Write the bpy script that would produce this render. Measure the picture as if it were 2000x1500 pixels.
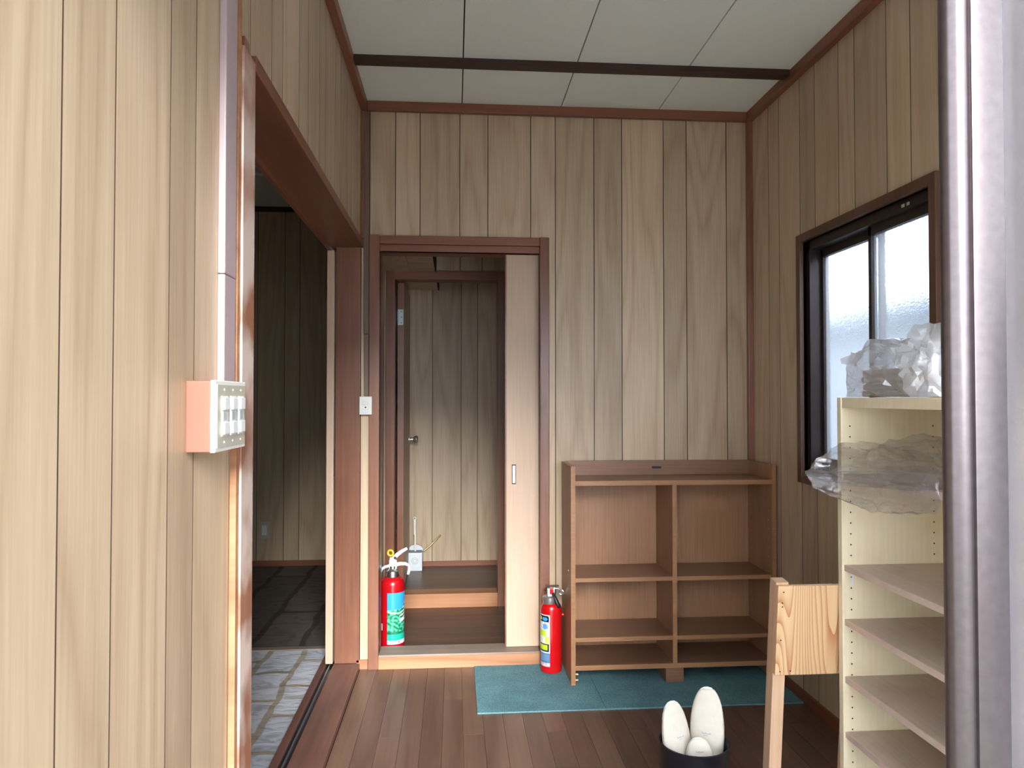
import bpy, bmesh, math, random
from mathutils import Vector, Matrix, noise
random.seed(7)
sc = bpy.context.scene
for o in list(bpy.data.objects): bpy.data.objects.remove(o)
COL = sc.collection

# ------------------------------------------------------------------ camera
F_PX = 1440.0                      # focal length in pixels of the 2000x1500 frame
EYE = Vector((0.0, 0.0, 1.21))     # metres above the entrance-hall floor
cam_d = bpy.data.cameras.new('camera'); cam = bpy.data.objects.new('camera', cam_d); COL.objects.link(cam)
cam_d.sensor_width = 36.0; cam_d.lens = F_PX / 2000 * 36; cam_d.clip_start = 0.02; cam_d.clip_end = 200
yaw = math.atan(112 / F_PX); pit = math.atan(28 / math.hypot(F_PX, 112))
fw = Vector((math.sin(yaw) * math.cos(pit), math.cos(yaw) * math.cos(pit), math.sin(pit)))
rt = Vector((math.cos(yaw), -math.sin(yaw), 0)); up = rt.cross(fw)
cam.matrix_world = Matrix(((rt.x, up.x, -fw.x, EYE.x), (rt.y, up.y, -fw.y, EYE.y), (rt.z, up.z, -fw.z, EYE.z), (0, 0, 0, 1)))
sc.camera = cam

# ------------------------------------------------------------------ sky, exposure
w = bpy.data.worlds.new('sky'); sc.world = w; w.use_nodes = True
bg = w.node_tree.nodes['Background']; bg.inputs[0].default_value = (0.86, 0.935, 1.0, 1); bg.inputs[1].default_value = 1.0
sc.view_settings.view_transform = 'Standard'; sc.view_settings.look = 'None'
sc.view_settings.gamma = 1.0; sc.view_settings.use_curve_mapping = False
sc.view_settings.exposure = 2.45
sc.cycles.max_bounces = 14; sc.cycles.diffuse_bounces = 8; sc.cycles.transparent_max_bounces = 24

sun_d = bpy.data.lights.new('hazy_sun', 'SUN'); sun = bpy.data.objects.new('hazy_sun', sun_d); COL.objects.link(sun)
sun_d.energy = 2.1; sun_d.angle = math.radians(25); sun_d.color = (1.0, 0.99, 0.97)      # low sun behind thin cloud, in front of the entrance
sun.rotation_euler = Vector((-0.06, 0.90, -0.375)).to_track_quat('-Z', 'Y').to_euler()

# ------------------------------------------------------------------ materials
def lin(c):
    return tuple((v / 12.92 if v <= 0.04045 else ((v + 0.055) / 1.055) ** 2.4) for v in (x / 255 for x in c)) + (1,)
def newmat(name):
    m = bpy.data.materials.new(name); m.use_nodes = True
    return m, m.node_tree, m.node_tree.nodes['Principled BSDF']
def plain(name, c, rough=0.5, metal=0.0, var=0.06, scale=30, bump=0.0, spec=0.5):
    m, t, b = newmat(name); N = t.nodes; L = t.links
    co = N.new('ShaderNodeTexCoord'); n = N.new('ShaderNodeTexNoise'); n.inputs['Scale'].default_value = scale; n.inputs['Detail'].default_value = 4
    L.new(co.outputs['Object'], n.inputs['Vector'])
    r = N.new('ShaderNodeValToRGB'); l = lin(c)
    r.color_ramp.elements[0].position = 0.3; r.color_ramp.elements[1].position = 0.7
    r.color_ramp.elements[0].color = tuple(v * (1 - var) for v in l[:3]) + (1,); r.color_ramp.elements[1].color = tuple(min(1, v * (1 + var)) for v in l[:3]) + (1,)
    L.new(n.outputs['Fac'], r.inputs['Fac']); L.new(r.outputs['Color'], b.inputs['Base Color'])
    b.inputs['Roughness'].default_value = rough; b.inputs['Metallic'].default_value = metal; b.inputs['Specular IOR Level'].default_value = spec
    if bump:
        bp = N.new('ShaderNodeBump'); bp.inputs['Strength'].default_value = bump; bp.inputs['Distance'].default_value = 0.002
        L.new(n.outputs['Fac'], bp.inputs['Height']); L.new(bp.outputs['Normal'], b.inputs['Normal'])
    return m
def wood(name, light, dark, axis='Z', rings=9.0, fig=1.0, streak=90, rough=0.5, tone=0.12, ring_mix=0.5, stain=None, spec=0.5, ring_soft=0.5, saw=False):
    """grain lines that follow contour figures stretched along one axis; each object gets its own piece of the log"""
    m, t, b = newmat(name); N = t.nodes; L = t.links
    co = N.new('ShaderNodeTexCoord'); oi = N.new('ShaderNodeObjectInfo')
    off = N.new('ShaderNodeVectorMath'); off.operation = 'MULTIPLY'; off.inputs[1].default_value = (37, 53, 71)
    L.new(oi.outputs['Random'], off.inputs[0])
    add = N.new('ShaderNodeVectorMath'); L.new(co.outputs['Object'], add.inputs[0]); L.new(off.outputs[0], add.inputs[1])
    def mapped(a, s):
        mp = N.new('ShaderNodeMapping'); v = [s, s, s]; v['XYZ'.index(axis)] = a; mp.inputs['Scale'].default_value = v
        L.new(add.outputs[0], mp.inputs['Vector']); return mp
    n1 = N.new('ShaderNodeTexNoise'); n1.inputs['Scale'].default_value = 1; n1.inputs['Detail'].default_value = 1.5; n1.inputs['Roughness'].default_value = 0.4
    L.new(mapped(0.55 * fig, 5.0 * fig).outputs[0], n1.inputs['Vector'])
    mu = N.new('ShaderNodeMath'); mu.operation = 'MULTIPLY'; mu.inputs[1].default_value = rings; L.new(n1.outputs['Fac'], mu.inputs[0])
    fr = N.new('ShaderNodeMath'); fr.operation = 'FRACT' if saw else 'PINGPONG'; fr.inputs[1].default_value = 1.0; L.new(mu.outputs[0], fr.inputs[0])
    pw = N.new('ShaderNodeMath'); pw.operation = 'POWER'; pw.inputs[1].default_value = 1 + 3 * ring_soft; L.new(fr.outputs[0], pw.inputs[0])
    n2 = N.new('ShaderNodeTexNoise'); n2.inputs['Scale'].default_value = 1; n2.inputs['Detail'].default_value = 3
    L.new(mapped(streak * 0.03, streak).outputs[0], n2.inputs['Vector'])
    mx = N.new('ShaderNodeMix'); mx.data_type = 'FLOAT'; mx.inputs[0].default_value = ring_mix
    L.new(n2.outputs['Fac'], mx.inputs[2]); L.new(pw.outputs[0], mx.inputs[3])
    rp = N.new('ShaderNodeValToRGB'); rp.color_ramp.elements[0].position = 0.15; rp.color_ramp.elements[1].position = 0.85
    rp.color_ramp.elements[0].color = lin(light); rp.color_ramp.elements[1].color = lin(dark)
    L.new(mx.outputs[0], rp.inputs['Fac'])
    hs = N.new('ShaderNodeHueSaturation')
    tv = N.new('ShaderNodeMapRange'); tv.inputs[3].default_value = 1 - tone; tv.inputs[4].default_value = 1 + tone * 0.6
    L.new(oi.outputs['Random'], tv.inputs[0]); L.new(tv.outputs[0], hs.inputs['Value']); L.new(rp.outputs['Color'], hs.inputs['Color'])
    out = hs.outputs['Color']
    if stain:
        n3 = N.new('ShaderNodeTexNoise'); n3.inputs['Scale'].default_value = stain[1]; n3.inputs['Detail'].default_value = 5
        L.new(co.outputs['Object'], n3.inputs['Vector'])
        r3 = N.new('ShaderNodeValToRGB'); lo3, hi3 = stain[3:] or (0.5, 0.72); r3.color_ramp.elements[0].position = lo3; r3.color_ramp.elements[1].position = hi3
        r3.color_ramp.elements[0].color = (0, 0, 0, 1); r3.color_ramp.elements[1].color = (stain[2],) * 3 + (1,)
        L.new(n3.outputs['Fac'], r3.inputs['Fac'])
        m3 = N.new('ShaderNodeMix'); m3.data_type = 'RGBA'; m3.inputs[7].default_value = lin(stain[0])
        L.new(r3.outputs['Color'], m3.inputs[0]); L.new(out, m3.inputs[6]); out = m3.outputs[2]
    L.new(out, b.inputs['Base Color'])
    b.inputs['Roughness'].default_value = rough; b.inputs['Specular IOR Level'].default_value = spec
    bp = N.new('ShaderNodeBump'); bp.inputs['Strength'].default_value = 0.12; bp.inputs['Distance'].default_value = 0.001
    L.new(n2.outputs['Fac'], bp.inputs['Height']); L.new(bp.outputs['Normal'], b.inputs['Normal'])
    return m
M = {}
M['board'] = wood('printed_panel_board', (206, 185, 156), (172, 145, 115), 'Z', rings=16, fig=1.0, streak=150, rough=0.42, tone=0.18, ring_mix=0.30, ring_soft=0.3)
M['groove'] = plain('dark_groove', (34, 24, 18), 0.9)
M['groove_side'] = plain('painted_groove', (88, 66, 52), 0.8)
M['trim'] = wood('red_brown_trim', (148, 101, 79), (112, 71, 53), 'Z', rings=6, rough=0.28, tone=0.06, ring_mix=0.3, stain=((92, 58, 42), 4, 0.35))
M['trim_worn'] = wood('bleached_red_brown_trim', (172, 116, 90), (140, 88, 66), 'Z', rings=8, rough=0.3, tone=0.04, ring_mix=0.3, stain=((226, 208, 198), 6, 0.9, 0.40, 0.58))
M['trim_dark'] = wood('dark_brown_window_casing', (104, 72, 54), (76, 50, 38), 'Z', rings=6, rough=0.4, tone=0.05, ring_mix=0.3)
M['trim_y'] = wood('red_brown_trim_y', (146, 92, 66), (110, 64, 45), 'Y', rings=6, rough=0.4, tone=0.06, ring_mix=0.3)
M['trim_x'] = wood('red_brown_trim_x', (146, 92, 66), (110, 64, 45), 'X', rings=6, rough=0.45, tone=0.06, ring_mix=0.3)
M['sill_wood'] = wood('worn_sill_wood', (190, 140, 102), (150, 98, 66), 'X', rings=10, rough=0.6, tone=0.05, ring_mix=0.4)
M['sill_top'] = wood('grey_worn_sill', (150, 136, 124), (120, 100, 86), 'X', rings=8, rough=0.6, ring_mix=0.3, stain=((110, 106, 104), 6, 0.6))
M['thresh'] = wood('worn_threshold', (128, 90, 78), (98, 66, 56), 'Y', rings=7, rough=0.5, ring_mix=0.35, stain=((92, 74, 70), 7, 0.5))
M['batten'] = plain('dark_batten', (62, 40, 32), 0.5)
M['floor'] = wood('dark_floor_plank', (118, 91, 75), (86, 62, 49), 'Y', rings=6, rough=0.38, tone=0.22, ring_mix=0.35, stain=((96, 78, 66), 5, 0.5))
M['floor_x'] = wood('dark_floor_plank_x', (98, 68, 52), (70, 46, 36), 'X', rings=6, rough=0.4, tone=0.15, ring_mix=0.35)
M['cab'] = wood('oak_print_cabinet', (174, 132, 99), (142, 101, 70), 'Z', rings=5, streak=140, rough=0.45, tone=0.05, ring_mix=0.15)
M['cab_x'] = wood('oak_print_cabinet_shelf', (152, 114, 88), (124, 88, 66), 'X', rings=5, streak=140, rough=0.42, tone=0.05, ring_mix=0.15)
M['cab_edge'] = wood('oak_print_cabinet_edge', (172, 128, 90), (144, 100, 66), 'X', rings=5, streak=140, rough=0.45, tone=0.04, ring_mix=0.15)
M['birch'] = wood('cream_birch_panel', (240, 230, 200), (226, 210, 174), 'Z', rings=5, streak=120, rough=0.45, tone=0.03, ring_mix=0.2, stain=((196, 172, 132), 9, 0.3))
M['shelf'] = wood('grey_beige_shelf', (204, 188, 172), (180, 163, 146), 'Y', rings=5, streak=120, rough=0.5, tone=0.05, ring_mix=0.2, stain=((150, 134, 118), 6, 0.4))
M['shelf_edge'] = plain('pinkish_shelf_edge', (206, 184, 170), 0.5)
M['pine'] = wood('fresh_pine', (224, 190, 144), (188, 126, 86), 'Z', rings=42, fig=1.3, streak=70, rough=0.5, tone=0.03, ring_mix=0.7, ring_soft=0.6, saw=True)
M['pine_post'] = wood('pine_post', (222, 190, 158), (196, 152, 118), 'Z', rings=6, rough=0.55, tone=0.03, ring_mix=0.3)
M['door_face'] = wood('pale_door_veneer', (208, 182, 158), (190, 162, 136), 'Z', rings=4, streak=130, rough=0.5, tone=0.03, ring_mix=0.1)
M['ceil'] = plain('ceiling_board', (232, 238, 228), 0.9, var=0.04, scale=220, bump=0.3)
M['white'] = plain('white_plastic', (228, 228, 222), 0.35, var=0.02)
M['plate_grey'] = plain('grey_beige_plate', (186, 182, 166), 0.4, var=0.02)
M['rocker'] = plain('white_rocker', (226, 230, 232), 0.3, var=0.02)
M['marker'] = plain('pale_grey_name_window', (176, 188, 190), 0.3, var=0.02)
M['salmon'] = plain('salmon_box', (150, 94, 78), 0.6, var=0.03)
M['mauve'] = plain('mauve_grey_moulding', (184, 164, 168), 0.4, var=0.03)
M['brown_mould'] = plain('brown_moulding', (112, 92, 80), 0.45, var=0.03)
M['alu'] = plain('bronze_aluminium', (98, 90, 92), 0.3, metal=0.85, var=0.08, scale=120)
M['alu_dark'] = plain('dark_bronze_aluminium', (52, 44, 42), 0.35, metal=0.5, var=0.06)
M['steel'] = plain('chrome', (215, 218, 220), 0.3, metal=1.0, var=0.02)
M['grey_metal'] = plain('grey_metal', (165, 168, 168), 0.4, metal=0.8, var=0.04)
M['black'] = plain('black_plastic', (26, 26, 34), 0.35, var=0.05)
M['red'] = plain('red_enamel', (190, 14, 20), 0.22, var=0.05, scale=12)
M['red_dark'] = plain('red_enamel_deep', (172, 12, 22), 0.22, var=0.05, scale=12)
M['yellow'] = plain('yellow_plastic', (232, 200, 20), 0.35, var=0.03)
M['olive'] = plain('clear_yellow_green_tube', (150, 140, 60), 0.3, var=0.1)
M['canvas'] = plain('cream_canvas', (212, 206, 192), 0.85, var=0.03, scale=60, bump=0.15)
M['piping'] = plain('white_piping', (236, 236, 232), 0.6, var=0.02)
M['blue_ink'] = plain('blue_ink', (104, 130, 180), 0.7)
M['concrete'] = plain('outdoor_asphalt', (122, 118, 112), 0.9, var=0.12, scale=4)
M['stucco'] = plain('neighbour_stucco', (160, 165, 174), 0.9, var=0.05, scale=8)
M['slate'] = plain('blue_grey_roof', (70, 84, 104), 0.6, var=0.1)
M['paper'] = plain('grey_brown_cloth_bundle', (186, 172, 158), 0.8, var=0.15, scale=20)
M['hole'] = plain('dark_hole', (52, 42, 34), 0.9)
M['lilac_white'] = plain('pale_blue_plastic', (206, 218, 226), 0.35, var=0.02)
def carpet_mat():
    m, t, b = newmat('teal_carpet_pile'); N = t.nodes; L = t.links
    co = N.new('ShaderNodeTexCoord'); n = N.new('ShaderNodeTexNoise'); n.inputs['Scale'].default_value = 420; n.inputs['Detail'].default_value = 2
    L.new(co.outputs['Object'], n.inputs['Vector'])
    n2 = N.new('ShaderNodeTexNoise'); n2.inputs['Scale'].default_value = 7; n2.inputs['Detail'].default_value = 5; L.new(co.outputs['Object'], n2.inputs['Vector'])
    r = N.new('ShaderNodeValToRGB'); r.color_ramp.elements[0].position = 0.3; r.color_ramp.elements[1].position = 0.75
    r.color_ramp.elements[0].color = lin((72, 112, 121)); r.color_ramp.elements[1].color = lin((134, 176, 184))
    L.new(n.outputs['Fac'], r.inputs['Fac'])
    mx = N.new('ShaderNodeMix'); mx.data_type = 'RGBA'; mx.blend_type = 'MULTIPLY'; mx.inputs[0].default_value = 0.6
    r2 = N.new('ShaderNodeValToRGB'); r2.color_ramp.elements[0].position = 0.35; r2.color_ramp.elements[1].position = 0.65
    r2.color_ramp.elements[0].color = (0.62, 0.66, 0.66, 1); r2.color_ramp.elements[1].color = (1, 1, 1, 1)
    L.new(n2.outputs['Fac'], r2.inputs['Fac']); L.new(r.outputs['Color'], mx.inputs[6]); L.new(r2.outputs['Color'], mx.inputs[7])
    L.new(mx.outputs[2], b.inputs['Base Color']); b.inputs['Roughness'].default_value = 0.95; b.inputs['Specular IOR Level'].default_value = 0.1
    bp = N.new('ShaderNodeBump'); bp.inputs['Strength'].default_value = 0.6; bp.inputs['Distance'].default_value = 0.002
    L.new(n.outputs['Fac'], bp.inputs['Height']); L.new(bp.outputs['Normal'], b.inputs['Normal'])
    return m
M['carpet'] = carpet_mat()
def sheet_mat(name, c1, c2, mortar, rough, wave, bw=0.30, rh=0.17, ms=0.016, rot=90):
    """printed floor sheet: stone blocks with joints, wavy film over it"""
    m, t, b = newmat(name); N = t.nodes; L = t.links
    co = N.new('ShaderNodeTexCoord'); mp = N.new('ShaderNodeMapping'); mp.inputs['Rotation'].default_value = (0, 0, math.radians(rot))
    L.new(co.outputs['Object'], mp.inputs['Vector'])
    br = N.new('ShaderNodeTexBrick'); br.inputs['Color1'].default_value = lin(c1); br.inputs['Color2'].default_value = lin(c2); br.inputs['Mortar'].default_value = lin(mortar)
    br.inputs['Scale'].default_value = 1; br.inputs['Brick Width'].default_value = bw; br.inputs['Row Height'].default_value = rh; br.inputs['Mortar Size'].default_value = ms; br.inputs['Mortar Smooth'].default_value = 0.4
    dn = N.new('ShaderNodeTexNoise'); dn.inputs['Scale'].default_value = 6
    L.new(mp.outputs[0], dn.inputs['Vector'])
    mv = N.new('ShaderNodeVectorMath'); mv.operation = 'MULTIPLY_ADD'; mv.inputs[1].default_value = (0.06, 0.06, 0); L.new(dn.outputs['Color'], mv.inputs[0]); L.new(mp.outputs[0], mv.inputs[2])
    L.new(mv.outputs[0], br.inputs['Vector'])
    n = N.new('ShaderNodeTexNoise'); n.inputs['Scale'].default_value = 9; n.inputs['Detail'].default_value = 4; n.inputs['Distortion'].default_value = 1.5
    mp2 = N.new('ShaderNodeMapping'); mp2.inputs['Scale'].default_value = (1, 2.2, 1); L.new(co.outputs['Object'], mp2.inputs['Vector']); L.new(mp2.outputs[0], n.inputs['Vector'])
    r2 = N.new('ShaderNodeValToRGB'); r2.color_ramp.elements[0].position = 0.36; r2.color_ramp.elements[1].position = 0.5
    r2.color_ramp.elements[0].color = (0.6, 0.57, 0.54, 1); r2.color_ramp.elements[1].color = (1, 1, 1, 1)
    L.new(n.outputs['Fac'], r2.inputs['Fac'])
    mx = N.new('ShaderNodeMix'); mx.data_type = 'RGBA'; mx.blend_type = 'MULTIPLY'; mx.inputs[0].default_value = 0.8
    L.new(br.outputs['Color'], mx.inputs[6]); L.new(r2.outputs['Color'], mx.inputs[7]); L.new(mx.outputs[2], b.inputs['Base Color'])
    b.inputs['Roughness'].default_value = rough
    bp = N.new('ShaderNodeBump'); bp.inputs['Strength'].default_value = wave; bp.inputs['Distance'].default_value = 0.01
    L.new(n.outputs['Fac'], bp.inputs['Height']); L.new(bp.outputs['Normal'], b.inputs['Normal'])
    return m
M['vinyl'] = sheet_mat('stone_print_sheet', (226, 232, 242), (208, 216, 230), (186, 176, 158), 0.28, 0.5)
M['rug'] = sheet_mat('dark_patterned_carpet', (104, 94, 84), (88, 80, 72), (64, 56, 50), 0.95, 0.3, 1.7, 0.24, 0.02)
def frosted(name, rough, trans, tint=(0.93, 0.96, 1.0)):
    m = bpy.data.materials.new(name); m.use_nodes = True; t = m.node_tree; N = t.nodes; L = t.links
    N.remove(N['Principled BSDF']); o = N['Material Output']
    g = N.new('ShaderNodeBsdfGlass'); g.inputs['Roughness'].default_value = rough; g.inputs['IOR'].default_value = 1.18; g.inputs['Color'].default_value = tint + (1,)
    tr = N.new('ShaderNodeBsdfTranslucent'); tr.inputs['Color'].default_value = tint + (1,)
    co = N.new('ShaderNodeTexCoord'); n = N.new('ShaderNodeTexNoise'); n.inputs['Scale'].default_value = 160; L.new(co.outputs['Object'], n.inputs['Vector'])
    bp = N.new('ShaderNodeBump'); bp.inputs['Strength'].default_value = 0.4; bp.inputs['Distance'].default_value = 0.002
    L.new(n.outputs['Fac'], bp.inputs['Height']); L.new(bp.outputs['Normal'], g.inputs['Normal'])
    mx = N.new('ShaderNodeMixShader'); mx.inputs[0].default_value = trans
    L.new(g.outputs[0], mx.inputs[1]); L.new(tr.outputs[0], mx.inputs[2]); L.new(mx.outputs[0], o.inputs['Surface'])
    return m
M['frost_door'] = frosted('frosted_door_glass', 0.3, 0.3, (0.97, 0.98, 1.0))
M['frost'] = frosted('frosted_glass', 0.13, 0.15, (0.86, 0.9, 0.95))
def plastic_film(name, alpha, tint):
    m = bpy.data.materials.new(name); m.use_nodes = True; t = m.node_tree; N = t.nodes; L = t.links
    N.remove(N['Principled BSDF']); o = N['Material Output']
    tp = N.new('ShaderNodeBsdfTransparent'); tp.inputs[0].default_value = (0.995, 0.995, 1.0, 1)
    tl = N.new('ShaderNodeBsdfTranslucent'); tl.inputs[0].default_value = tint + (1,)
    df = N.new('ShaderNodeBsdfDiffuse'); df.inputs[0].default_value = tint + (1,)
    md = N.new('ShaderNodeMixShader'); md.inputs[0].default_value = 0.5; L.new(tl.outputs[0], md.inputs[1]); L.new(df.outputs[0], md.inputs[2])
    co = N.new('ShaderNodeTexCoord'); n = N.new('ShaderNodeTexNoise'); n.inputs['Scale'].default_value = 22; n.inputs['Detail'].default_value = 4; n.inputs['Distortion'].default_value = 1.2
    L.new(co.outputs['Object'], n.inputs['Vector'])
    bp = N.new('ShaderNodeBump'); bp.inputs['Strength'].default_value = 0.6; bp.inputs['Distance'].default_value = 0.008; L.new(n.outputs['Fac'], bp.inputs['Height'])
    gl = N.new('ShaderNodeBsdfGlossy'); gl.inputs['Roughness'].default_value = 0.08; L.new(bp.outputs['Normal'], gl.inputs['Normal'])
    m1 = N.new('ShaderNodeMixShader'); m1.inputs[0].default_value = alpha; L.new(tp.outputs[0], m1.inputs[1]); L.new(md.outputs[0], m1.inputs[2])
    lw = N.new('ShaderNodeLayerWeight'); lw.inputs[0].default_value = 0.5; L.new(bp.outputs['Normal'], lw.inputs['Normal'])
    fz = N.new('ShaderNodeMapRange'); fz.inputs[1].default_value = 0.0; fz.inputs[2].default_value = 1.0; fz.inputs[3].default_value = 0.14; fz.inputs[4].default_value = 0.65
    fp = N.new('ShaderNodeMath'); fp.operation = 'POWER'; fp.inputs[1].default_value = 2.5; L.new(lw.outputs['Facing'], fp.inputs[0]); L.new(fp.outputs[0], fz.inputs[0])
    m2 = N.new('ShaderNodeMixShader'); L.new(fz.outputs[0], m2.inputs[0]); L.new(m1.outputs[0], m2.inputs[1]); L.new(gl.outputs[0], m2.inputs[2])
    L.new(m2.outputs[0], o.inputs['Surface'])
    return m
M['film'] = plastic_film('clear_plastic_film', 0.05, (0.96, 0.96, 1.0))
M['bag'] = plastic_film('milky_plastic_film', 0.36, (0.9, 0.92, 0.97))
def print_mat(name):
    m, t, b = newmat(name); a = t.nodes.new('ShaderNodeAttribute'); a.attribute_name = 'print'
    t.links.new(a.outputs['Color'], b.inputs['Base Color']); b.inputs['Roughness'].default_value = 0.3; return m
M['print'] = print_mat('printed_label')

# ------------------------------------------------------------------ mesh helpers
class MB:
    def __init__(s): s.bm = bmesh.new()
    def box(s, x0, x1, y0, y1, z0, z1, bev=0.0):
        b = s.bm if not bev else bmesh.new()
        v = [b.verts.new((x, y, z)) for x in (x0, x1) for y in (y0, y1) for z in (z0, z1)]
        for f in ((0, 1, 3, 2), (4, 6, 7, 5), (0, 4, 5, 1), (2, 3, 7, 6), (0, 2, 6, 4), (1, 5, 7, 3)): b.faces.new([v[i] for i in f])
        if bev:
            bmesh.ops.bevel(b, geom=b.edges[:], offset=bev, segments=2, affect='EDGES', profile=0.6)
            s.join(b)
        return s
    def join(s, b):
        me = bpy.data.meshes.new('t'); b.to_mesh(me); b.free(); s.bm.from_mesh(me); bpy.data.meshes.remove(me)
    def lathe(s, prof, c=(0, 0, 0), n=32, axis='Z', caps=True):
        rings = []
        for r, h in prof:
            ring = []
            for i in range(n):
                a = 2 * math.pi * i / n; p, q = r * math.cos(a), r * math.sin(a)
                co = {'Z': (p, q, h), 'X': (h, p, q), 'Y': (q, h, p)}[axis]
                ring.append(s.bm.verts.new((c[0] + co[0], c[1] + co[1], c[2] + co[2])))
            rings.append(ring)
        for a, b in zip(rings, rings[1:]):
            for i in range(n): s.bm.faces.new((a[i], a[(i + 1) % n], b[(i + 1) % n], b[i]))
        if caps:
            s.bm.faces.new(rings[0][::-1]); s.bm.faces.new(rings[-1])
        return s
    def tube(s, pts, r, n=10, flat=None):
        pts = [Vector(p) for p in pts]; rings = []
        rs = r if isinstance(r, (list, tuple)) else [r] * len(pts)
        for i, p in enumerate(pts):
            d = (pts[min(i + 1, len(pts) - 1)] - pts[max(i - 1, 0)]).normalized()
            a = d.cross(Vector((0, 0, 1)) if abs(d.z) < 0.95 else Vector((1, 0, 0))).normalized(); b = d.cross(a).normalized()
            fl = flat or 1.0
            rings.append([s.bm.verts.new(p + a * rs[i] * math.cos(t) + b * rs[i] * fl * math.sin(t)) for t in (2 * math.pi * k / n for k in range(n))])
        for a, b in zip(rings, rings[1:]):
            for i in range(n): s.bm.faces.new((a[i], a[(i + 1) % n], b[(i + 1) % n], b[i]))
        s.bm.faces.new(rings[0][::-1]); s.bm.faces.new(rings[-1]); return s
    def ring(s, c, R, r, nrm, n=24, k=8):
        nrm = Vector(nrm).normalized(); a = nrm.cross(Vector((0, 0, 1)) if abs(nrm.z) < 0.9 else Vector((1, 0, 0))).normalized(); b = nrm.cross(a)
        g = []
        for i in range(n):
            t = 2 * math.pi * i / n; d = a * math.cos(t) + b * math.sin(t)
            g.append([s.bm.verts.new(Vector(c) + d * (R + r * math.cos(u)) + nrm * r * math.sin(u)) for u in (2 * math.pi * j / k for j in range(k))])
        for i in range(n):
            for j in range(k): s.bm.faces.new((g[i][j], g[(i + 1) % n][j], g[(i + 1) % n][(j + 1) % k], g[i][(j + 1) % k]))
        return s
    def prism(s, poly, axis, a0, a1):
        """poly: 2D outline in the plane normal to axis"""
        def P(u, v, a): return {'X': (a, u, v), 'Y': (u, a, v), 'Z': (u, v, a)}[axis]
        A = [s.bm.verts.new(P(u, v, a0)) for u, v in poly]; B = [s.bm.verts.new(P(u, v, a1)) for u, v in poly]
        n = len(poly)
        for i in range(n): s.bm.faces.new((A[i], A[(i + 1) % n], B[(i + 1) % n], B[i]))
        s.bm.faces.new(A[::-1]); s.bm.faces.new(B); return s
    def mesh(s, smooth=False):
        bmesh.ops.recalc_face_normals(s.bm, faces=s.bm.faces[:])
        me = bpy.data.meshes.new('m'); s.bm.to_mesh(me); s.bm.free()
        if smooth:
            for p in me.polygons: p.use_smooth = True
            try: me.set_sharp_from_angle(angle=math.radians(35))
            except Exception: pass
        return me
def link(name, me, mat, parent=None):
    me.name = name
    o = bpy.data.objects.new(name, me); COL.objects.link(o)
    if mat: me.materials.append(mat)
    if parent:
        o.parent = parent
        if parent.type == 'EMPTY' and not parent.get('_local'): o.location = -parent.location
    return o
def part(name, mb, mat, parent=None, smooth=False): return link(name, mb.mesh(smooth), M[mat], parent)
def tag(o, label, cat, group=None, kind=None):
    o['label'] = label; o['category'] = cat
    if group: o['group'] = group
    if kind: o['kind'] = kind
    return o
def thing(name, label, cat, loc, group=None, kind=None, local=False):
    o = bpy.data.objects.new(name, None); COL.objects.link(o); o.location = loc; o.empty_display_size = 0.05
    if local: o['_local'] = 1
    return tag(o, label, cat, group, kind)
def B(*a, **k): return MB().box(*a, **k)

# ------------------------------------------------------------------ dimensions (metres)
XL, XR, YB, ZC = -0.425, 1.395, 3.37, 2.555     # left wall, right wall, back wall, ceiling
YF = 0.66                                       # inner face of the entrance wall
P1, P2, P3, P4 = 0.126, 0.178, 0.108, 0.192     # board widths of the printed panelling (repeat 604 mm)
def grid(start, widths, lo, hi, step=1):
    e = [start]; i = 0
    while lo < e[-1] < hi: e.append(e[-1] + step * widths[i % 4]); i += 1
    b = [start]; i = 3
    while lo < b[-1] < hi: b.append(b[-1] - step * widths[i % 4]); i -= 1
    s = sorted(set(round(v, 4) for v in e + b)); s = [v for v in s if lo + 0.01 < v < hi - 0.01]
    return [lo] + s + [hi]
def boards(parent, axis, pos, thick, edges, z0, z1, holes=(), mat='board', gap=0.0017):
    """vertical boards on the wall plane axis=pos; thick is signed and points into the room"""
    for a, b in zip(edges, edges[1:]):
        a, b = a + gap, b - gap
        cuts = sorted({a, b} | {h for H in holes for h in H[:2] if a < h < b})
        mb = MB(); any_ = False
        for c, d in zip(cuts, cuts[1:]):
            mid = (c + d) / 2; zs = [(z0, z1)]
            for h0, h1, hz0, hz1 in holes:
                if h0 <= mid <= h1:
                    nz = []
                    for p, q in zs:
                        if hz0 > p: nz.append((p, min(q, hz0)))
                        if hz1 < q: nz.append((max(p, hz1), q))
                    zs = nz
            for p, q in zs:
                if q - p > 0.004:
                    any_ = True; lo, hi = sorted((pos, pos + thick))
                    mb.box(*((lo, hi, c, d) if axis == 'X' else (c, d, lo, hi)), p, q)
        if any_:
            o = part('board', mb, mat, parent)
            if mat == 'board':
                o.data.materials.append(M['groove_side'])          # the grooves of the printed panelling are painted dark
                for p in o.data.polygons:
                    if abs(p.normal['XY'.index('Y' if axis == 'X' else 'X')]) > 0.9: p.material_index = 1
        else: mb.bm.free()

# ------------------------------------------------------------------ ground outside and the neighbour seen through the window
tag(part('ground_outside', B(-14, 14, -16, 14, -0.55, -0.45), 'concrete'), 'pale concrete ground outside the entrance', 'ground', kind='structure')
nb = thing('neighbour_building', 'pale neighbouring building with a blue-grey roof edge behind the frosted window', 'building', (2.85, 3.0, -0.45))
part('wall', B(2.75, 2.95, -2.5, 9, -0.45, 1.68), 'stucco', nb)
part('roof_edge', B(2.62, 3.0, -2.6, 9.1, 1.68, 1.80), 'slate', nb)
part('roof', MB().prism([(2.62, 1.80), (6, 2.25), (6, 2.2), (2.66, 1.76)], 'Y', -2.6, 9.1), 'slate', nb)

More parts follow.
